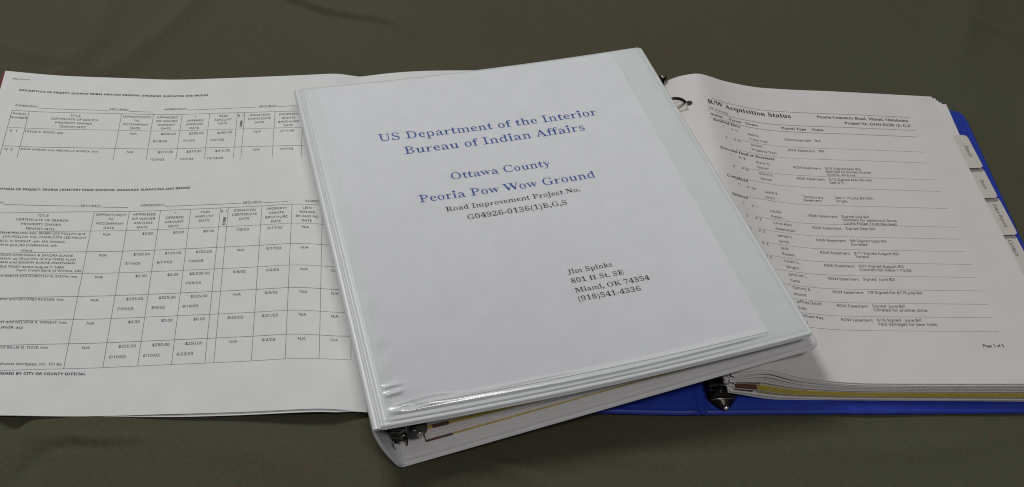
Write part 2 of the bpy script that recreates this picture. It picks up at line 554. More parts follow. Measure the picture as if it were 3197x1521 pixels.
pr1 = Print(SL, WL, HL)
ptabs = [Print(SL, WL, HL, .004), Print(SL, WL, HL, .004)]; ptab = ptabs[0]
SXL = .728/letters('OPPORTUNITY', 'sans')[2]
KL = .93
HEAD = [['PARCEL', 'NUMBER'], ['TITLE', 'CERTIFICATE OF SEARCH', 'PROPERTY OWNER', 'TENANT-MTG.'], ['OPPORTUNITY', 'TO', 'ACCOMPANY', 'DATE'],
        ['APPRAISED', 'OR WAIVER', 'AMOUNT', 'DATE'], ['*', 'OFFERED', 'AMOUNT', 'DATE'], ['PAID', 'AMOUNT', 'DATE'], ['B  I'],
        ['DONATION', 'CERTIFICATE', 'DATE'], ['PROPERTY', 'RIGHTS', 'BROCHURE', 'DATE'], ['LIEN', 'WAIVER', 'BK AND PG', 'DATE'], [], []]
def table(C, R, bend, rows, tail=None, left_from=0):
    nc = len(C)
    A = lambda a, b: (a, b+bend(a))
    def hl(b, w=.009):
        ptab.line([A(lin(C[0], C[-1], i/12), b) for i in range(13)], w)
    for i, b in enumerate(R): hl(b, .008 if i % 2 else .0105)
    bot = tail if tail else R[-1]
    for c in C:
        ptab.line([A(c, R[0]), A(c, (R[0]+bot)/2), A(c, bot)], .011)
    hh = R[0]-R[1]
    for ci, lines in enumerate(HEAD[:nc-1]):
        x = (C[ci]+C[ci+1])/2
        if ci in (0, 1): x -= .0
        for li, tx in enumerate(lines):
            b = R[0]-hh*(.235+.225*li)
            if tx == 'B  I':
                pr1.text(tx, 'sans', x, b+bend(x), sx=SXL, k=KL, align='c')
                pr1.text('FORM', 'sansb', x+.06, b-.42+bend(x), sx=SXL*.92, k=.9, rot=90)
            else:
                pr1.text(tx, 'sans', x, b+bend(x), sx=SXL*(.93 if ci == 0 else 1), k=KL, align='c')
    for ri, (cells, dates) in enumerate(rows):
        top = R[ri+1]
        for ci, tx in cells.items():
            if ci >= nc-1: continue
            if tx.startswith('$'): a, al = C[ci+1]-.1, 'r'
            else: a, al = (C[ci]+C[ci+1])/2-.02, 'c'
            pr1.text(tx, 'sans', a, top-.155+bend(a), sx=SXL*1.03, k=KL, align=al)
        for ci, tx in dates.items():
            a = (C[ci]+C[ci+1])/2-.1
            pr1.text(tx, 'sans', a, top-.43+bend(a), sx=SXL*1.03, k=KL, align='c')
row = lambda am, don, pr_, d=None, f=None: ({2: 'N/A', 3: am, 4: am, 5: f or am, 7: don, 8: pr_, 9: 'N/A', 10: 'N/A'}, dict(zip((3, 4, 5), d)) if d else {})
C1 = [.43, .85, 3.2, 4.03, 4.79, 5.53, 6.28, 6.48, 7.3, 8.06, 8.8, 9.45]
bend1 = lambda a: -.0045*(a-4.8)**2
rows1 = [row('$290.00', 'N/A', '6/11/03', ('6/18/03', '7/1/03', '7/21/03')), row('$310.00', 'N/A', '10/7/03', ('10/7/03', '10/7/03', '10/14/03'))]
for r_ in rows1: r_[0].pop(9); r_[0].pop(10)
table(C1, [9.36, 8.715, 8.03], bend1, rows1, tail=7.61)
ptab = ptabs[1]
C2 = [.2, .62, 2.99, 3.83, 4.59, 5.34, 6.08, 6.28, 7.12, 7.88, 8.64, 9.355]
bend2 = lambda a: .016*(a-5)-.0074*min(0, a-5)**2
rows2 = [row('$0.00', '7/8/03', '6/17/03'), row('$720.00', 'N/A', '9/17/03', ('7/14/03', '9/17/03', '10/6/03')),
         ({2: 'N/A', 3: '$0.00', 4: '$0.00', 5: '$8,000.00', 7: '9/8/03', 8: '9/2/03', 9: 'N/A', 10: 'N/A'}, {5: '10/6/03'}),
         row('$325.00', 'N/A', '8/5/03', ('7/29/03', '8/5/03', '8/18/03')), row('$0.00', '8/22/03', '8/21/03'),
         row('$250.00', 'N/A', '6/4/03', ('6/10/03', '6/10/03', '6/23/03'))]
rows2[0][0].pop(10)
table(C2, [5.85, 5.22, 4.565, 3.90, 3.225, 2.57, 1.905, 1.245], bend2, rows2)
P_ = lambda s, a, b, font='sans', al='l', w=None, sx=None, sl=0: pr1.text(s, font, a, b, width=w, sx=sx or SXL, k=KL, align=al, slope=sl)
P_('DESCRIPTION OF PROJECT: QUAPAW TRIBAL GROUND GRADING, DRAINAGE, SURFACING AND BRIDGE', .472, 10.055, 'sansb', w=4.95, sl=.004)
P_('DESCRIPTION OF PROJECT: PEORIA CEMETERY ROAD GRADING, DRAINAGE, SURFACING AND BRIDGE', 5.253, 6.40, 'sansb', 'r', w=4.95, sl=.034)
for (o_, b_, c_) in ((0, 9.44, 1), (-.225, 5.92, 0)):
    ptab = ptabs[0] if c_ else ptabs[1]
    for a0, q in ((.469, 9.45), (4.302, 9.535), (8.43, 9.45)):
        bb = (q if c_ else 5.99-.03*(a0 < 3)-.012*(a0 < 1))
        w1 = P_('AGREEMENT:', a0+o_, bb, w=.6 if a0 > 2 else .58, sl=.012)
        if a0 > 8: continue
        x1 = a0+o_+w1+.01
        ptab.line([(x1, bb-.01), (x1+.9, bb), (x1+1.77 if a0 < 2 else x1+1.9, bb+.01)], .012)
        xs_ = x1+1.8 if a0 < 2 else x1+1.94
        P_('SECURED:', xs_, bb+.02 if c_ and a0 < 2 else bb-.01, w=.5)
        ptab.line([(xs_+.52, bb), (xs_+1.15, bb)], .012)
S_ = lambda s, a, b: P_(s, a, b, al='r', sl=.012, sx=SXL*.90)
P_('Q  1', .5, 8.48); P_('LESLIE E. ERVIN, asp', .88, 8.50, sx=SXL*.95)
P_('Q  2', .5, 7.80); P_('JOHN WYRICK and MECHELLE WYRICK, h/w', .88, 7.845, sx=SXL*.89)
for s, a, b in (('LUCILLE POLLAN, asp; BOBBY JOE POLLAN and', 2.868, 5.0), ('JON POLLAN, h/w, CHARLOTTE LEE KNIGHT', 2.93, 4.88), ('CECIL H. KNIGHT, w/h, IRA WANDA', 2.444, 4.74),
                ('INGRAHAM and JIM INGRAHAM, w/h', 2.286, 4.615), ('None', 1.731, 4.46), ('er', 1.0, 4.44),
                ('CHRIS ALAN ANKENMAN & SANDRA ELAINE', 2.696, 4.31), ('ANKENMAN, as TRUSTEES of the CHRIS ALAN', 2.78, 4.195), ('ANKENMAN and SANDRA ELAINE ANKENMAN', 2.767, 4.085),
                ('REVOCABLE TRUST dated August 7, 1986', 2.539, 3.955), ('Farm Credit Bank of Wichita, 245', 2.955, 3.86),
                ('JAMES C. IN SMITH and DOROTHY N. SMITH, h/w', 2.894, 3.685), ('JACK P. RUCKER and DELORES RUCKER, h/w', 2.69, 3.005),
                ('LOREN T. WRIGHT and NELVINA R. WRIGHT, h/w,', 2.87, 2.36), ('TURNER, asp', 1.93, 2.22), ('JOHNNIE and BILLIE D. TUNE, h/w', 2.56, 1.68), ('Northwest Mortgage, Inc., PO Bo', 2.93, 1.25)):
    if s.startswith('JAMES'): s = 'JIM N SMITH and DOROTHY N. SMITH, h/w'
    S_(s, a, b)
P_('TO BE SIGNED BY CITY OR COUNTY OFFICIAL', 3.485, 1.0, 'sansb', 'r', w=2.2, sl=.01)
pr1.build('printed_text', 'black_ink', pg)
for q in ptabs: q.build('table_lines', 'line_ink', pg)
# staple in the far left corner
st = [SL(a/WL, b/HL, z) for a, b, z in ((.244, 10.501, -.01), (.244, 10.501, .014), (.252, 10.501, .018), (.65, 10.525, .018), (.658, 10.527, .014), (.658, 10.527, -.01))]
mesh_object('staple', *tube(st, .0055, 6), 'nickel', rep)

# ------------------------------------------------------------------ the open blue binder at the right
blu = empty('blue_binder', (11.5, 5.5, 0), 'blue ring binder lying open at the right, its pages turned to a status list', 'binder')
def board(q, r, th, z, nx, ny, mat, parent, name, label=None, edge=.05, zf=None, corners=(1, 1, 1, 1), dens=None):
    (xa, ya), (xb, yb), (xc, yc), (xd, yd) = q     # BL BR TL TR
    Wd = math.hypot(xb-xa, yb-ya); Hd = math.hypot(xc-xa, yc-ya)
    def axis(L, n):
        e = [0, .012, .03, .055, .09, .13, .17, .22]
        mid = [lin(.22, L-.22, (i+1)/(n+1)) for i in range(n)]
        return e+mid+[L-v for v in reversed(e)]
    ax, ay = axis(Wd, nx), axis(Hd, ny)
    def P(i, j, bot):
        x, y = ax[i], ay[j]
        d0 = min(x, Wd-x, y, Hd-y)
        # round the corners
        kx = 0 if x < Wd/2 else 1; ky = 0 if y < Hd/2 else 1
        rr = r*corners[kx+2*ky]
        dx = min(x, Wd-x); dy = min(y, Hd-y)
        if rr > 0 and dx < rr and dy < rr:
            m = max(rr-dx, rr-dy)
            l = math.hypot(rr-dx, rr-dy)
            f = m/l
            ex_, ey_ = (rr-dx)*f, (rr-dy)*f
            dx, dy = rr-ex_, rr-ey_
            x = dx if kx == 0 else Wd-dx
            y = dy if ky == 0 else Hd-dy
            d0 = rr-m
        px_, py_ = quad(q, x/Wd, y/Hd)
        zz = z + (zf(x/Wd, y/Hd) if zf else 0)
        e = edge*math.exp(-(d0/.03)**2)
        g = .012*math.exp(-((d0-.13)/.025)**2)
        return (px_, py_, zz-e-g) if not bot else (px_, py_, zz-th+e*.6)
    V, Fc = slab(lambda i, j: P(i, j, False), lambda i, j: P(i, j, True), len(ax), len(ay))
    return sharpen(mesh_object(name, V, Fc, mat, parent, label=label), 60)
board(((7.16, .66), (16.54, .20), (7.85, 10.95), (17.32, 10.42)), .42, .10, .10, 40, 30, 'blue_vinyl', blu, 'back_cover', corners=(.3, 1, .3, 1),
      zf=lambda s, t: .012*math.sin(s*9)*(1-t)*math.exp(-t*20))
board(((3.9, .87), (7.06, .64), (4.6, 11.15), (7.75, 10.95)), .05, .10, .11, 10, 30, 'blue_vinyl', blu, 'spine',
      zf=lambda s, t: .05*(1-s)+.03*math.exp(-((s-.95)/.05)**2))
# soft hinge between spine and cover
hv = []
for j in range(24):
    t = j/23
    a = quad(((7.0, .66), (7.22, .63), (7.69, 10.93), (7.91, 10.93)), 0, t); c = quad(((7.0, .66), (7.22, .63), (7.69, 10.93), (7.91, 10.93)), 1, t)
    for i, z in enumerate((.07, .100, .075, .098, .07)):
        hv.append((lin(a[0], c[0], i/4), lin(a[1], c[1], i/4), z))
hf = [(j*5+i, j*5+i+1, (j+1)*5+i+1, (j+1)*5+i) for j in range(23) for i in range(4)]
mesh_object('hinge', hv, hf, 'blue_vinyl', blu)

# pages: separate leaves and bundles between a bottom and a top profile
ZB0 = curve([(0, .42), (.053, .30), (.111, .17), (.16, .12), (.3, .125), (.887, .16), (1, .16)])
QB0 = ((7.66, .98), (15.74, .45), (8.12, 10.95), (15.95, 10.20))
def stackf(f, bulge=0):
    def S(s, t, dz=0):
        x0, y0 = quad(QB0, s, t); x1, y1 = quad(QR, s, t)
        z1 = lin(ZRb(s), ZRt(s), t); z0 = ZB0(s)
        z = lin(z0, z1, f) + bulge*math.exp(-((s-.1)/.06)**2) - bulge*.9*math.exp(-((s-.02)/.03)**2)
        return (lin(x0, x1, f), lin(y0, y1, f), z+dz)
    return S
def bundle(name, f0, f1, mat, s0=0, s1=1, t0=0, t1=1, bulge=0, label=None, ns=40, nt_=8, parent=None, S0=stackf, bulge0=None):
    A_, B_ = S0(f1, bulge), S0(f0, bulge if bulge0 is None else bulge0)
    def pt(Sx):
        return lambda i, j: Sx(lin(s0, s1, (i/(ns-1))**1.3), lin(t0, t1, j/(nt_-1)))
    V, Fc = slab(pt(A_), pt(B_), ns, nt_)
    return sharpen(mesh_object(name, V, Fc, mat, parent or blu, label=label), 50)
rnd = random.Random(5)
def leaves(f0, f1, n, mats, s0, bulge=0, gap=.004, top_bulge=None):
    """a run of thin bundles, each cut a little differently at the near edge"""
    w = (f1-f0)/n
    for k in range(n):
        u = w*rnd.uniform(.72, .97)
        a = f0+k*w+gap/2
        bl = lin(bulge, bulge if top_bulge is None else top_bulge, k/max(1, n-1))
        m = mats[k % len(mats)]
        bundle('page_bundle' if 'paper' in m else 'yellow_divider', a, min(a+u, f0+(k+1)*w-gap/2), m,
               s0=s0+rnd.uniform(-.004, .006), t0=rnd.uniform(-.0025, .0025), bulge=bl)
leaves(.00, .205, 5, ('stack_paper', 'stack_paper', 'grey_paper'), .0)
leaves(.215, .245, 1, ('tan_card',), .09)
leaves(.252, .305, 2, ('stack_paper',), .01)
leaves(.31, .45, 3, ('yellow_card', 'yellow_card', 'yellow_card'), .082, gap=.001)
leaves(.462, .535, 2, ('stack_paper', 'grey_paper'), .01)
leaves(.54, .566, 1, ('tan_card',), .088)
leaves(.575, .70, 4, ('grey_paper', 'stack_paper'), .0, 0, .004, .015)
leaves(.708, .79, 2, ('stack_paper', 'stack_paper'), .005, .02, .004, .03)
bundle('page', .806, .822, 'tan_card', s0=.012, t0=.0015, bulge=.045)
leaves(.85, .962, 4, ('grey_paper', 'stack_paper', 'stack_paper'), .0, .05, .004, .02)
for f0, f1, s1, t0 in ((.345, .42, .0795, -.0035), (.222, .242, .072, -.002), (.540, .562, .085, -.002)):
    bundle('binding_strip', f0, f1, 'brown_strip', s0=.018, s1=s1, t0=t0, t1=.99, ns=8, nt_=5)
# the pages' punched margin at the rings, leaves standing a little apart
for q, (f0, s0, s1) in enumerate(((.30, -.012, .03), (.42, -.010, .02), (.52, -.014, .015), (.62, -.008, .02))):
    bundle('page', f0, f0+.012, 'stack_paper', s0=s0, s1=s1, t0=.003+.002*q, ns=6, nt_=5)
def topS(s, t, dz=0): return SR(s, t, dz)
rp = sheet('page', topS, 0, 1, 0, 1, 90, 26, .008, 'binder_paper', blu, label='top page with the status list')
def fan(s, t):
    return s, t, 0
sheet('page', stackf(.975), 0.004, 1.006, .0, .992, 60, 12, .006, 'binder_paper', blu)

R_ = Print(SR, WR, HR)
RG = Print(SR, WR, HR)
RL = Print(SR, WR, HR, .004)
R_.text('R/W Acquisition Status', 'serifb', .966, 8.56, width=2.50, k=.98)
RG.text('25 Parcels', 'serifbi', .951, 8.32, width=.60, k=.95)
for s, a, w in (('Status', .958, .37), ('Parcel', 1.52, .356), ('Owner', 2.014, .382), ('Parcel Type', 3.079, .712), ('Notes', 3.959, .328)):
    R_.text(s, 'serifb', a, 8.09, width=w, k=.95)
R_.text('Peoria Cemetery Road, Miami, Oklahoma', 'serifb', 4.239, 8.605, width=2.666, k=1.0)
R_.text('Project No. GOO-0138 (1) G,S', 'serifb', 4.984, 8.395, width=1.922, k=1.0)
for s, b_, w in (('Received Docs', 7.895, .823), ('Executed Deed or Easement', 6.845, 1.591), ('Completed', 5.84, .607), ('Secured', 5.208, .46)):
    R_.text(s, 'serifbi', .985, b_, width=w, k=1.0)
SXR = .76/letters('ROW Easement', 'sans')[2]
KR = 1.0
LIST = [  # number, parcel, owner lines, type lines, note lines, baseline
    ('1', 'P 1A', ('Peoria', 'Tribe Tract'), ('ROW Easement',), ('BIA',), 7.66),
    ('2', 'P 16', ('School', 'Property Tract'), ('ROW Easement',), ('BIA',), 7.265),
    ('1', 'P 18', ('Glenn E.', 'Stoner'), ('ROW Easement',), ('3/15 Signed Mar Bill', 'Married to Shirley Stoner', 'Chimle, Arizona'), 6.62),
    ('2', 'P 22', ('Glenn E.', 'Stoner'), ('ROW Easement',), ('3/15 Signed Mar Bill N/C', 'See Q 5'), 6.22),
    ('1', 'P 19A', ('Leslie E.', 'Ervin'), ('Temporary', 'Easement'), ('See P 19 July Bill N/C', 'Single'), 5.57),
    ('1', 'P  1', ('Lucille', 'Pollan'), ('ROW Easement',), ('Signed July Bill', 'Donated for additional fence', 'Lucille Pollan Trust Revoked'), 4.925),
    ('2', 'P  2', ('Chris Alan', 'Ankenman'), ('ROW Easement',), ('Signed Sept Bill',), 4.525),
    ('3', 'P  3', ('James C.', 'Smith'), ('ROW Easement',), ('9/8 Signed Sept Bill', 'Donated.'), 4.12),
    ('4', 'P  4', ('Jack', 'Rucker'), ('ROW Easement',), ('8/11 Signed August Bill', 'Tenant'), 3.72),
    ('5', 'P  5', ('Loren L.', 'Wright'), ('ROW Easement',), ('8/27 Signed August Bill', 'Contract for Deed 1-10-03.'), 3.315),
    ('6', 'P  6', ('Johnnie L.', 'Tune'), ('ROW Easement',), ('Signed  June Bill',), 2.91),
    ('7', 'P  7', ('Tammy S.', 'Moore'), ('ROW Easement',), ('7/8 Signed for $175 July Bill',), 2.51),
    ('8', 'P  8', ('Jeffrey David', 'Tate'), ('ROW Easement',), ('Signed  June Bill', 'Donated for another drive.'), 2.105),
    ('9', 'P  9', ('William Ray', 'Hill'), ('ROW Easement',), ('6/16 Signed   June Bill', 'Paid damages for pear trees.'), 1.70),
]
for i, (n_, p_, ow, ty, no, b_) in enumerate(LIST):
    x_ = 3.07-.045*i/13
    R_.text(n_, 'sans', 1.25, b_+.05, sx=SXR, k=KR)
    R_.text(p_, 'sans', 1.52, b_+.05, sx=SXR*.92, k=KR)
    for j, s in enumerate(ow): R_.text(s, 'sans', 2.0, b_-.185*j+.01, sx=SXR, k=KR)
    for j, s in enumerate(ty): R_.text(s, 'sans', x_, b_-.115*j-.01, sx=SXR, k=KR)
    for j, s in enumerate(no): R_.text(s, 'sans', x_+.87, b_-.115*j, sx=SXR, k=KR)
R_.text('Page 1 of 3', 'serifb', 6.19, .99, width=.51, k=1.05)
for b_, x0 in ((8.80, .915), (8.265, .9), (8.005, .945)): RL.line([(x0, b_), (4, b_), (7.0, b_)], .014)
for i, b_ in enumerate((7.41, 6.99, 6.36, 5.94, 5.33, 4.685, 4.285, 3.87, 3.46, 3.05, 2.635, 2.23, 1.835, 1.435)):
    x1 = 6.95-.016*i
    RL.line([(1.5, b_), (4, b_), (x1, b_)], .0065)
R_.build('printed_text', 'black_ink', rp)
RG.build('faint_text', 'grey_ink', rp)
RL.build('ruled_lines', 'grey_ink', rp)

# index dividers with tabs along the far right edge
def divider(y_top, y_bot, z, xo, word, wx, wy0, wy1, corner):
    f = (z-.16)/.6
    xr = 16.36 if corner else 16.10
    # leaf
    zt = lambda y: z
    lf = mesh_object('divider', *slab(lambda i, j: (lin(12.0, lin(xr-.11, xr+.02, j/3), i/3), lin(1.0 if not corner else 8.4, 10.22-.12*i/3-.05*corner, j/3), z),
                                      lambda i, j: (lin(12.0, lin(xr-.11, xr+.02, j/3), i/3), lin(1.0 if not corner else 8.4, 10.22-.12*i/3-.05*corner, j/3), z-.012), 4, 4), 'binder_paper', blu, smooth=False)
    n = 8
    o = []
    xa = xr-.45
    pts = [(xa, y_bot-.02), (xo-.12, y_bot-.02), (xo-.04, y_bot+.02), (xo-.02, y_bot+.1), (xo, y_top-.12), (xo-.02, y_top-.04), (xo-.1, y_top), (xa, y_top)]
    V = [(x, y, z+.012) for x, y in pts]+[(x, y, z-.004) for x, y in pts]
    Fc = [tuple(range(n)), tuple(range(2*n-1, n-1, -1))]+[(i, i+n, (i+1) % n+n, (i+1) % n) for i in range(n)]
    tb = mesh_object('tab', V, Fc, 'tab_plastic', blu, smooth=False)
    if word:
        co, fc, w = letters(word, 'serifi')
        sx = (wy0-wy1)/w
        V = [(wx+y*sx*1.15, wy0-x*sx, z+.016) for x, y in co]
        mesh_object('tab_word', V, fc, 'tab_ink', tb, smooth=False)
divider(8.76, 7.50, .66, 16.47, 'Parcels', 16.21, 8.34, 7.90, 1)
divider(7.58, 6.48, .56, 16.50, 'Issues', 16.22, 7.14, 6.79, 0)
divider(6.56, 5.27, .46, 16.57, 'Fence Reports', 16.29, 6.33, 5.50, 0)
divider(5.35, 4.0, .37, 16.54, 'Contacts', 16.25, 5.14, 4.60, 0)
divider(4.08, 2.8, .29, 16.52, None, 16.2, 3.9, 3.0, 0)
# ragged leaf corners at the far right
for k, (dx, dy, z) in enumerate(((.10, -.05, .73), (.18, -.12, .70), (.26, -.18, .68))):
    x1, y1 = 15.98+dx, 10.28+dy
    sl_ = lambda zz: (lambda i, j: (lin(15.2, lin(15.9, x1, j/2), i/2), lin(7.8, y1+.05*(1-i/2), j/2), zz-.06*(1-i/2)))
    mesh_object('page', *slab(sl_(z), sl_(z-.01), 3, 3), 'binder_paper', blu, smooth=False)

# ring mechanism of the blue binder
def along(y): return 7.60+.052*(y-.7)
mech = empty('ring_mechanism', (7.9, 5.8, .1), '', '')
for k_ in ('label', 'category'): del mech[k_]
bpy.data.objects.remove(mech)
def channel(y0, y1, wd, ht, zb, cxf, n=12, m=20, taper=0):
    top = lambda j: lin(y0, y1, j/(m-1))
    def pt(i, j, d):
        y = top(j); a = math.pi*i/(n-1)
        e = min(j/(m-1), 1-j/(m-1)); sc_ = 1-taper*max(0, 1-e*8)
        return (cxf(y)-math.cos(a)*wd*sc_, y, zb+math.sin(a)**.7*ht-d)
    return slab(lambda i, j: pt(i, j, 0), lambda i, j: pt(i, j, .03), n, m)
bp_ = sharpen(mesh_object('base_plate', *channel(1.0, 10.75, .36, .17, .11, along), 'nickel', blu), 40)
# end lever: a stepped dark metal tongue with slots, ending in a round rivet
def lever(y0, sgn, zt):
    cx_ = along(y0+sgn*.25)
    parts = []
    prof = [(0, .31, .27), (.08, .32, .26), (.15, .30, .17), (.19, .27, .19), (.27, .20, .15), (.34, .13, .12), (.38, .06, .09)]
    m = len(prof); n = 9
    def pt(i, j, d):
        dy, w, h = prof[j]
        u = i/(n-1)*2-1
        return (cx_+u*w, y0-sgn*dy+sgn*.2, .11+h*(1-abs(u)**3)*1.0-d if not d else .105)
    parts.append(slab(lambda i, j: pt(i, j, 0), lambda i, j: pt(i, j, 1), n, m))
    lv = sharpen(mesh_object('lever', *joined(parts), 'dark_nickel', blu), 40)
    pl_ = []
    pl_.append(box((cx_-.16, y0+sgn*.24, .47), .42, .025, .20, .05))
    pl_.append(box((cx_+.20, y0+sgn*.22, .40), .28, .03, .16, -.1))
    mesh_object('slotted_plate', *joined(pl_), 'dark_nickel', lv, smooth=False)
    rb = []
    rb.append(box((cx_-.02, y0+sgn*.20, .575), .22, .035, .012, .10))
    rb.append(box((cx_-.25, y0+sgn*.20, .565), .20, .025, .010, .10))
    for dx in (-.30, -.08, .24): rb.append(box((cx_+dx, y0+sgn*.18, .42), .022, .02, .10))
    mesh_object('plate_edge_glint', *joined(rb), 'bright_steel', lv, smooth=False)  # brighter bars put the highlight along the dark plate into its colour
    tp = []
    for k in range(7):
        u = -1+2*k/6
        tp.append((cx_+u*.30, y0+sgn*(.04-.03*(1-u*u)), .235+.05*(1-u*u)))
    mesh_object('lever_ridge', *tube(tp, .022, 8), 'nickel', lv)
    mesh_object('rivet', *ball((cx_+.01, y0-sgn*.17, .20), .075, sz=.8), 'bright_steel', lv)
lever(.90, 1, 0)
# far lever stands up beside the page corner
tl = sharpen(mesh_object('lever', *slab(lambda i, j: (8.02+.10*math.cos(math.pi*i/6), 10.85+.05*math.sin(math.pi*i/6)+.14*j/4, .35+.62*j/4),
                                       lambda i, j: (8.02+.06*math.cos(math.pi*i/6), 10.87+.02*math.sin(math.pi*i/6)+.14*j/4, .35+.62*j/4), 7, 5), 'dark_nickel', blu), 40)
mesh_object('rivet', *ball((8.03, 10.98, .98), .045), 'bright_steel', tl)
mesh_object('rivet', *ball((8.12, 11.0, .93), .065), 'dark_nickel', tl)
rc = (8.22, 9.93)
for k, tt in enumerate((.883, .5, .117)):
    yy = lin(1.15, 11.02, tt)
    cx_ = lin(7.78, 8.20, tt)
    path = [(cx_+.43*math.cos(a), yy+.01, .70+.46*math.sin(a)) for a in [math.radians(-40+d*10) for d in range(0, 27)]]
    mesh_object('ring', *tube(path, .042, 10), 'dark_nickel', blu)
    a_, b_ = .45, tt*HR
    hp = [SR((a_+.095*math.cos(x))/WR, (b_+.095*math.sin(x))/HR, .006) for x in [2*math.pi*i/20 for i in range(20)]]
    ho = mesh_object('hole_shade_disc', hp, [tuple(range(20))], 'hole_shade', rp, smooth=False)  # no opening is cut: a dark disc paints the shade in the hole
mesh_object('reinforcement', *slab(lambda i, j: SR((.0+.40*i/5)/WR, (8.36+.30*j/3*(1-.0*i))/HR, .012), lambda i, j: SR((.0+.40*i/5)/WR, (8.36+.30*j/3)/HR, .005), 6, 4), 'tab_plastic', rp)

# ------------------------------------------------------------------ the closed white binder in the middle
whi = empty('white_binder', (4, 5.5, 0), 'closed white view binder lying askew across the report and the blue binder', 'binder')
WC, HC = 9.57, 10.55
def axis(L, n):
    e = [0, .010, .025, .045, .07, .10, .13, .16, .20, .25, .32, .42]
    return e+[lin(.42, L-.42, (i+1)/(n+1)) for i in range(n)]+[L-v for v in reversed(e)]
def cornered(x, y, W_, H_, r, which=(1, 1, 1, 1)):
    kx = 0 if x < W_/2 else 1; ky = 0 if y < H_/2 else 1
    rr = r*which[kx+2*ky]
    dx, dy = min(x, W_-x), min(y, H_-y)
    d0 = min(dx, dy)
    if rr > 0 and dx < rr and dy < rr:
        m = max(rr-dx, rr-dy); l = math.hypot(rr-dx, rr-dy); f = m/l
        dx, dy = rr-(rr-dx)*f, rr-(rr-dy)*f
        x = dx if kx == 0 else W_-dx
        y = dy if ky == 0 else H_-dy
        d0 = rr-m
    return x, y, d0
AX, AY = axis(WC, 40), axis(HC, 40)
def cover_pt(i, j, bot):
    x, y, d = cornered(AX[i], AY[j], WC, HC, .3, (.17, .6, .17, 1))
    dl = x
    d2 = min(WC-x, y, HC-y)
    e = .075*math.exp(-(d2/.032)**2) + .013*math.exp(-((min(WC-x, y)-.115)/.022)**2)
    if HC-y < .15 and HC-y < min(x, WC-x): e *= .45
    e += .035*math.exp(-((dl-.115)/.02)**2) + .03*math.exp(-(dl/.02)**2)
    if bot: return F(x/WC, y/HC, -.105+.03*math.exp(-(d2/.03)**2))
    return F(x/WC, y/HC, -e)
V, Fc = slab(lambda i, j: cover_pt(i, j, 0), lambda i, j: cover_pt(i, j, 1), len(AX), len(AY))
fcov = sharpen(mesh_object('front_cover', V, Fc, 'white_vinyl', whi), 70)

def backpt(i, j, bot):
    x, y, d = cornered(AX[i], AY[j], WC, HC, .26, (.45, .8, .4, .8))
    e = .045*math.exp(-(d/.035)**2)+.016*math.exp(-((d-.13)/.03)**2)
    return B(x/WC, y/HC, -e) if not bot else B(x/WC, y/HC, -.10+.045*math.exp(-(d/.035)**2))
V, Fc = slab(lambda i, j: backpt(i, j, 0), lambda i, j: backpt(i, j, 1), len(AX), len(AY))
mesh_object('back_cover', V, Fc, 'liner_vinyl', whi)

# spine: outer skin from the front cover's edge round to the back cover, with two weld grooves
def spine_profile(v):
    Fp = Vector(F(0, v)); Bp = Vector(B(0, v)); 
    lf = Vector(F(0, v))-Vector(F(.05, v)); lf.z = 0; lf.normalize()
    out = []
    for l, h in ((-.01, -.055), (.010, -.060), (.022, -.035), (.045, -.022), (.070, -.026), (.088, -.028), (.100, -.032), (.112, -.036), (.135, -.052), (.155, -.09), (.165, -.15)):
        out.append(Fp+lf*l+Vector((0, 0, h)))
    a = out[-1]; c = Bp+lf*.02+Vector((0, 0, .03))
    for k in range(1, 9):
        t = k/8
        p = a.lerp(c, t)+lf*.05*math.sin(math.pi*t)
        out.append(p)
    out.append(Bp-lf*.03+Vector((0, 0, -.035)))
    out.append(Bp-lf*.12+Vector((0, 0, -.075)))
    return out
def spine_in(v):
    Fp = Vector(F(0, v)); Bp = Vector(B(0, v))
    lf = Vector(F(0, v))-Vector(F(.05, v)); lf.z = 0; lf.normalize()
    o = spine_profile(v); n = len(o); r = []
    a = Fp+Vector((0, 0, -.10))-lf*.01; b0 = Fp+lf*.11+Vector((0, 0, -.15)); c = Bp-lf*.04+Vector((0, 0, .05)); d = Bp-lf*.2+Vector((0, 0, -.02))
    for k in range(n):
        t = k/(n-1)
        if t < .45: p = a.lerp(b0, t/.45)
        elif t < .93: p = b0.lerp(c, (t-.45)/.48)+lf*.03*math.sin(math.pi*(t-.45)/.48)
        else: p = c.lerp(d, (t-.93)/.07)
        r.append(p)
    return r
NV = 40
vs = [.002, .004, .008, .014]+[lin(.02, .98, k/(NV-1)) for k in range(NV)]+[.986, .992, .996, .998]
so = [spine_profile(v) for v in vs]; si = [spine_in(v) for v in vs]
V, Fc = slab(lambda i, j: tuple(so[j][i]), lambda i, j: tuple(si[j][i]), len(so[0]), len(vs))
sharpen(mesh_object('spine', V, Fc, 'white_vinyl', whi), 50)

# leaves inside
def inner(f, bulge=0):
    def S(s, t, dz=0):
        p = B(s, t, .012); q = F(s, t, -.125)
        return tuple(lin(p[i], q[i], f) for i in range(2))+(lin(p[2], q[2], f)+dz,)
    return S
def ib(name, f0, f1, mat, s0, s1, t0, **k):
    return bundle(name, f0, f1, mat, s0=s0, s1=s1, t0=t0, t1=.955, ns=30, nt_=6, parent=whi, S0=inner, **k)
ib('yellow_divider', .00, .028, 'yellow_card', .135, .95, .036)
ib('binding_strip', .00, .028, 'brown_strip', .072, .133, .035)
ib('page_bundle', .036, .085, 'stack_paper', .074, .94, .0372)
ib('page_bundle', .092, .15, 'stack_paper', .075, .94, .0385)
ib('page', .165, .175, 'grey_paper', .078, .93, .044)
ib('page_bundle', .185, .29, 'stack_paper', .076, .94, .0390)
ib('binding_strip', .30, .38, 'brown_strip', .100, .135, .0385)
ib('yellow_divider', .30, .38, 'yellow_card', .1365, .95, .0395)
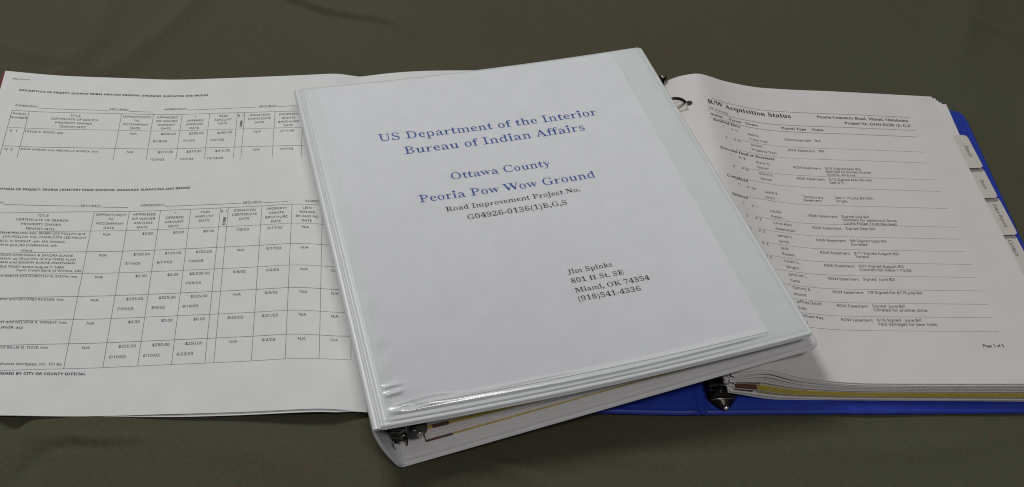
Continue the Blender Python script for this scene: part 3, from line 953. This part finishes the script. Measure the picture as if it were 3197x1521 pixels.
ib('yellow_divider', .30, .38, 'yellow_card', .085, .0985, .0395)
ib('page_bundle', .40, .55, 'stack_paper', .078, .94, .040)
ib('yellow_divider', .56, .60, 'tan_card', .10, .95, .0405)
ib('page_bundle', .61, .84, 'stack_paper', .076, .94, .042)

# ring mechanism of the white binder, on the spine
def chan_w(v0, v1, m=24):
    n = 9
    def pt(i, j, d):
        v = lin(v0, v1, j/(m-1)); a = i/(n-1)
        p = Vector(B(.02, v, .12)).lerp(Vector(F(.005, v, -.20)), a)
        q = Vector(F(.05, v))-Vector(F(0, v)); q.z = 0; q.normalize()
        return tuple(p+q*(.10+.17*math.sin(math.pi*a)-d))
    return slab(lambda i, j: pt(i, j, 0), lambda i, j: pt(i, j, .03), n, m)
sharpen(mesh_object('base_plate', *chan_w(.035, .97), 'dark_nickel', whi), 40)
def wpt(u, v, f, d=(0, 0, 0)):
    p = inner(f)(u, v)
    return (p[0]+d[0], p[1]+d[1], p[2]+d[2])
# lever plate: curved slotted plate at the near end, bulging toward the front
def lp(i, j, d):
    a = math.radians(-75+150*i/10)
    h = j/6
    return (.34+.19*math.sin(a), .36-(.13-.05*h)*math.cos(a)+d, .24+.86*h)
lv = sharpen(mesh_object('lever', *slab(lambda i, j: lp(i, j, 0), lambda i, j: lp(i, j, .03), 11, 7), 'dark_nickel', whi), 40)
def rib(z0, z1, i0=1, i1=9, r=.016):
    pts = []
    for k in range(i0, i1+1):
        t = (k-i0)/(i1-i0); h = (lin(z0, z1, t)-.24)/.86
        x, y, z = lp(k, h*6, -.008)
        pts.append((x, y, z))
    return tube(pts, r, 6)
ribs = [rib(.46, .52, r=.012), rib(.66, .72, r=.012), rib(.27, .29, 2, 10, r=.012)]
pts = [lp(9, j, -.006) for j in range(7)]
ribs.append(tube(pts, .018, 6))
mesh_object('lever_rib', *joined(ribs), 'nickel', lv)
slots = []
for z0 in (.56, .80):
    q = [lp(i, (z0-.24)/.86*6, -.004) for i in (2, 8)]
    slots.append(tube(q, .028, 6))
mesh_object('slot_shade', *joined(slots), 'hole_shade', lv)  # dark rods laid on the plate, painting the shade of its slots
mesh_object('lever_hook', *tube([(.26, .22, .42), (.23, .17, .40), (.22, .13, .34), (.25, .10, .27), (.28, .11, .20)], lambda t: .034-.014*t, 8), 'nickel', lv)
# end lobe with its rivet
lob = [(.765+.19*math.cos(a), .22+.05*math.cos(a), .74+.25*math.sin(a)) for a in [2*math.pi*i/18 for i in range(18)]]
V = lob+[(x, y+.12, z) for x, y, z in lob]
Fc = [tuple(range(17, -1, -1)), tuple(range(18, 36))]+[(i, (i+1) % 18, 18+(i+1) % 18, 18+i) for i in range(18)]
lo = sharpen(mesh_object('end_lobe', V, Fc, 'dark_nickel', whi), 40)
mesh_object('rivet', *ball((.79, .26, .60), .078), 'bright_steel', lo)
mesh_object('rivet', *ball((.68, .19, .86), .026), 'bright_steel', lo)
for tt in (.13, .5, .87):
    c = Vector(inner(.48)(.072, tt))
    r1 = .30 if tt < .6 else .26
    path = [(c.x+.42*math.cos(a)-.02, c.y+.01, c.z+r1*math.sin(a)) for a in [2*math.pi*i/24 for i in range(24)]]
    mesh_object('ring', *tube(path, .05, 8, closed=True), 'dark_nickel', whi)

# clear pocket film over the front cover
FX = [0, .02, .05]+[lin(.1, WC-.36, i/80) for i in range(81)]+[WC-.32, WC-.29, WC-.27]
FY = [0, .02, .04]+[.07+.03*i for i in range(34)]+[lin(1.12, HC-.28, (i+1)/60) for i in range(60)]+[HC-.25, HC-.22, HC-.205]
def ridge(y, y0, w, h, tail):
    if y < y0-.02: return 0
    if y < y0+w: return h*max(0, (y-y0)/w)
    return h*math.exp(-((y-y0-w)/tail)**2)
def film_z(x, y):
    z = .024+.0035*math.sin(x*1.3+.8*math.sin(y*.7))*math.sin(y*.9+.5*x)
    # pillowed wrinkles by the near edge and up the spine side
    w = .018*math.sin(x*.9+.4)
    z += ridge(y, .115+w, .085*(1-.35*smooth(x, 3, 7)), .045*(1-.45*smooth(x, 3, 7.5)), .09)*smooth(x, .05, .5)*(1-smooth(x, 7.6, 8.6))
    z += ridge(y, .015, .03, .014, .03)*smooth(x, .0, .3)*(1-smooth(x, 6, 8.5))
    z += ridge(y, .15+.06*smooth(x, .3, 1.0)-.06*smooth(x, 1.2, 2.2), .12, .066, .06)*math.exp(-((x-.95)/.45)**2)
    z += ridge(y, .20, .07, .034, .05)*math.exp(-((x-.55)/.2)**2)
    z += ridge(y, .22, .05, .020, .05)*math.exp(-((x-3.6)/.8)**2)
    for cy, a, wd in ((.55, .030, .11), (.76, .022, .07), (1.25, .026, .12), (1.95, .014, .15), (2.9, .006, .2)):
        z += ridge(y, cy, wd, a*1.6, .05)*math.exp(-((x-.27)/.10)**2)
    return z-.006*math.exp(-((HC-.205-y)/.03)**2)
def film(i, j, d):
    x, y = .14+FX[i], .13+FY[j]
    return F(x/WC, y/HC, film_z(FX[i], FY[j])-d)
V, Fc = [], []
nu, nv = len(FX), len(FY)
for j in range(nv):
    for i in range(nu): V.append(film(i, j, 0))
for j in range(nv-1):
    for i in range(nu-1):
        a = j*nu+i; Fc.append((a, a+1, a+nu+1, a+nu))
mesh_object('clear_pocket', V, Fc, 'clear_vinyl', fcov)

# ------------------------------------------------------------------ the title sheet in the pocket
ti = empty('title_sheet', (4, 6, 1.4), 'white title sheet with blue and black lettering in the pocket of the white binder', 'sheet')
tsh = sheet('page', SS, 0, 1, 0, 1, 50, 50, .012, 'title_paper', ti, dz=.014)
TB, TB2, TK, TK2 = [Print(SS, WS, HS, .0165) for _ in range(4)]
sx1 = 5.957/letters('US Department of the Interior', 'serif')[2]
kk = .288/(.69*sx1)
for s, a, b_, a1, b1 in (('US Department of the Interior', 1.265, 8.522, 7.222, 8.384), ('Bureau of Indian Affairs', 1.828, 7.901, 6.706, 7.848),
                         ('Ottawa County', 2.80, 6.715, 5.40, 6.679), ('Peoria Pow Wow Ground', 1.828, 6.039, 6.396, 5.977)):
    (TB if b_ > 7 else TB2).text(s, 'serif', a, b_, width=a1-a, k=kk, slope=(b1-b_)/(a1-a))
for s, a, b_, a1, b1 in (('Road Improvement Project No.', 2.399, 5.596, 5.857, 5.572), ('G04926-0136(1)B,G,S', 2.858, 5.211, 5.393, 5.189), ('Jim Spinks', 4.707, 2.892, 5.808, 2.885),
                         ('801 H St. SE', 4.716, 2.598, 6.0, 2.57), ('Miami, OK 74354', 4.717, 2.293, 6.526, 2.25), ('(918)541-4336', 4.712, 2.02, 6.207, 1.975)):
    (TK2 if a > 4 else TK).text(s, 'serif', a, b_, width=a1-a, k=kk, slope=(b1-b_)/(a1-a))
TB.build('blue_lettering', 'blue_ink', tsh)
TB2.build('blue_lettering', 'blue_ink', tsh)
TK.build('black_lettering', 'black_ink', tsh)
TK2.build('address_lettering', 'black_ink', tsh)
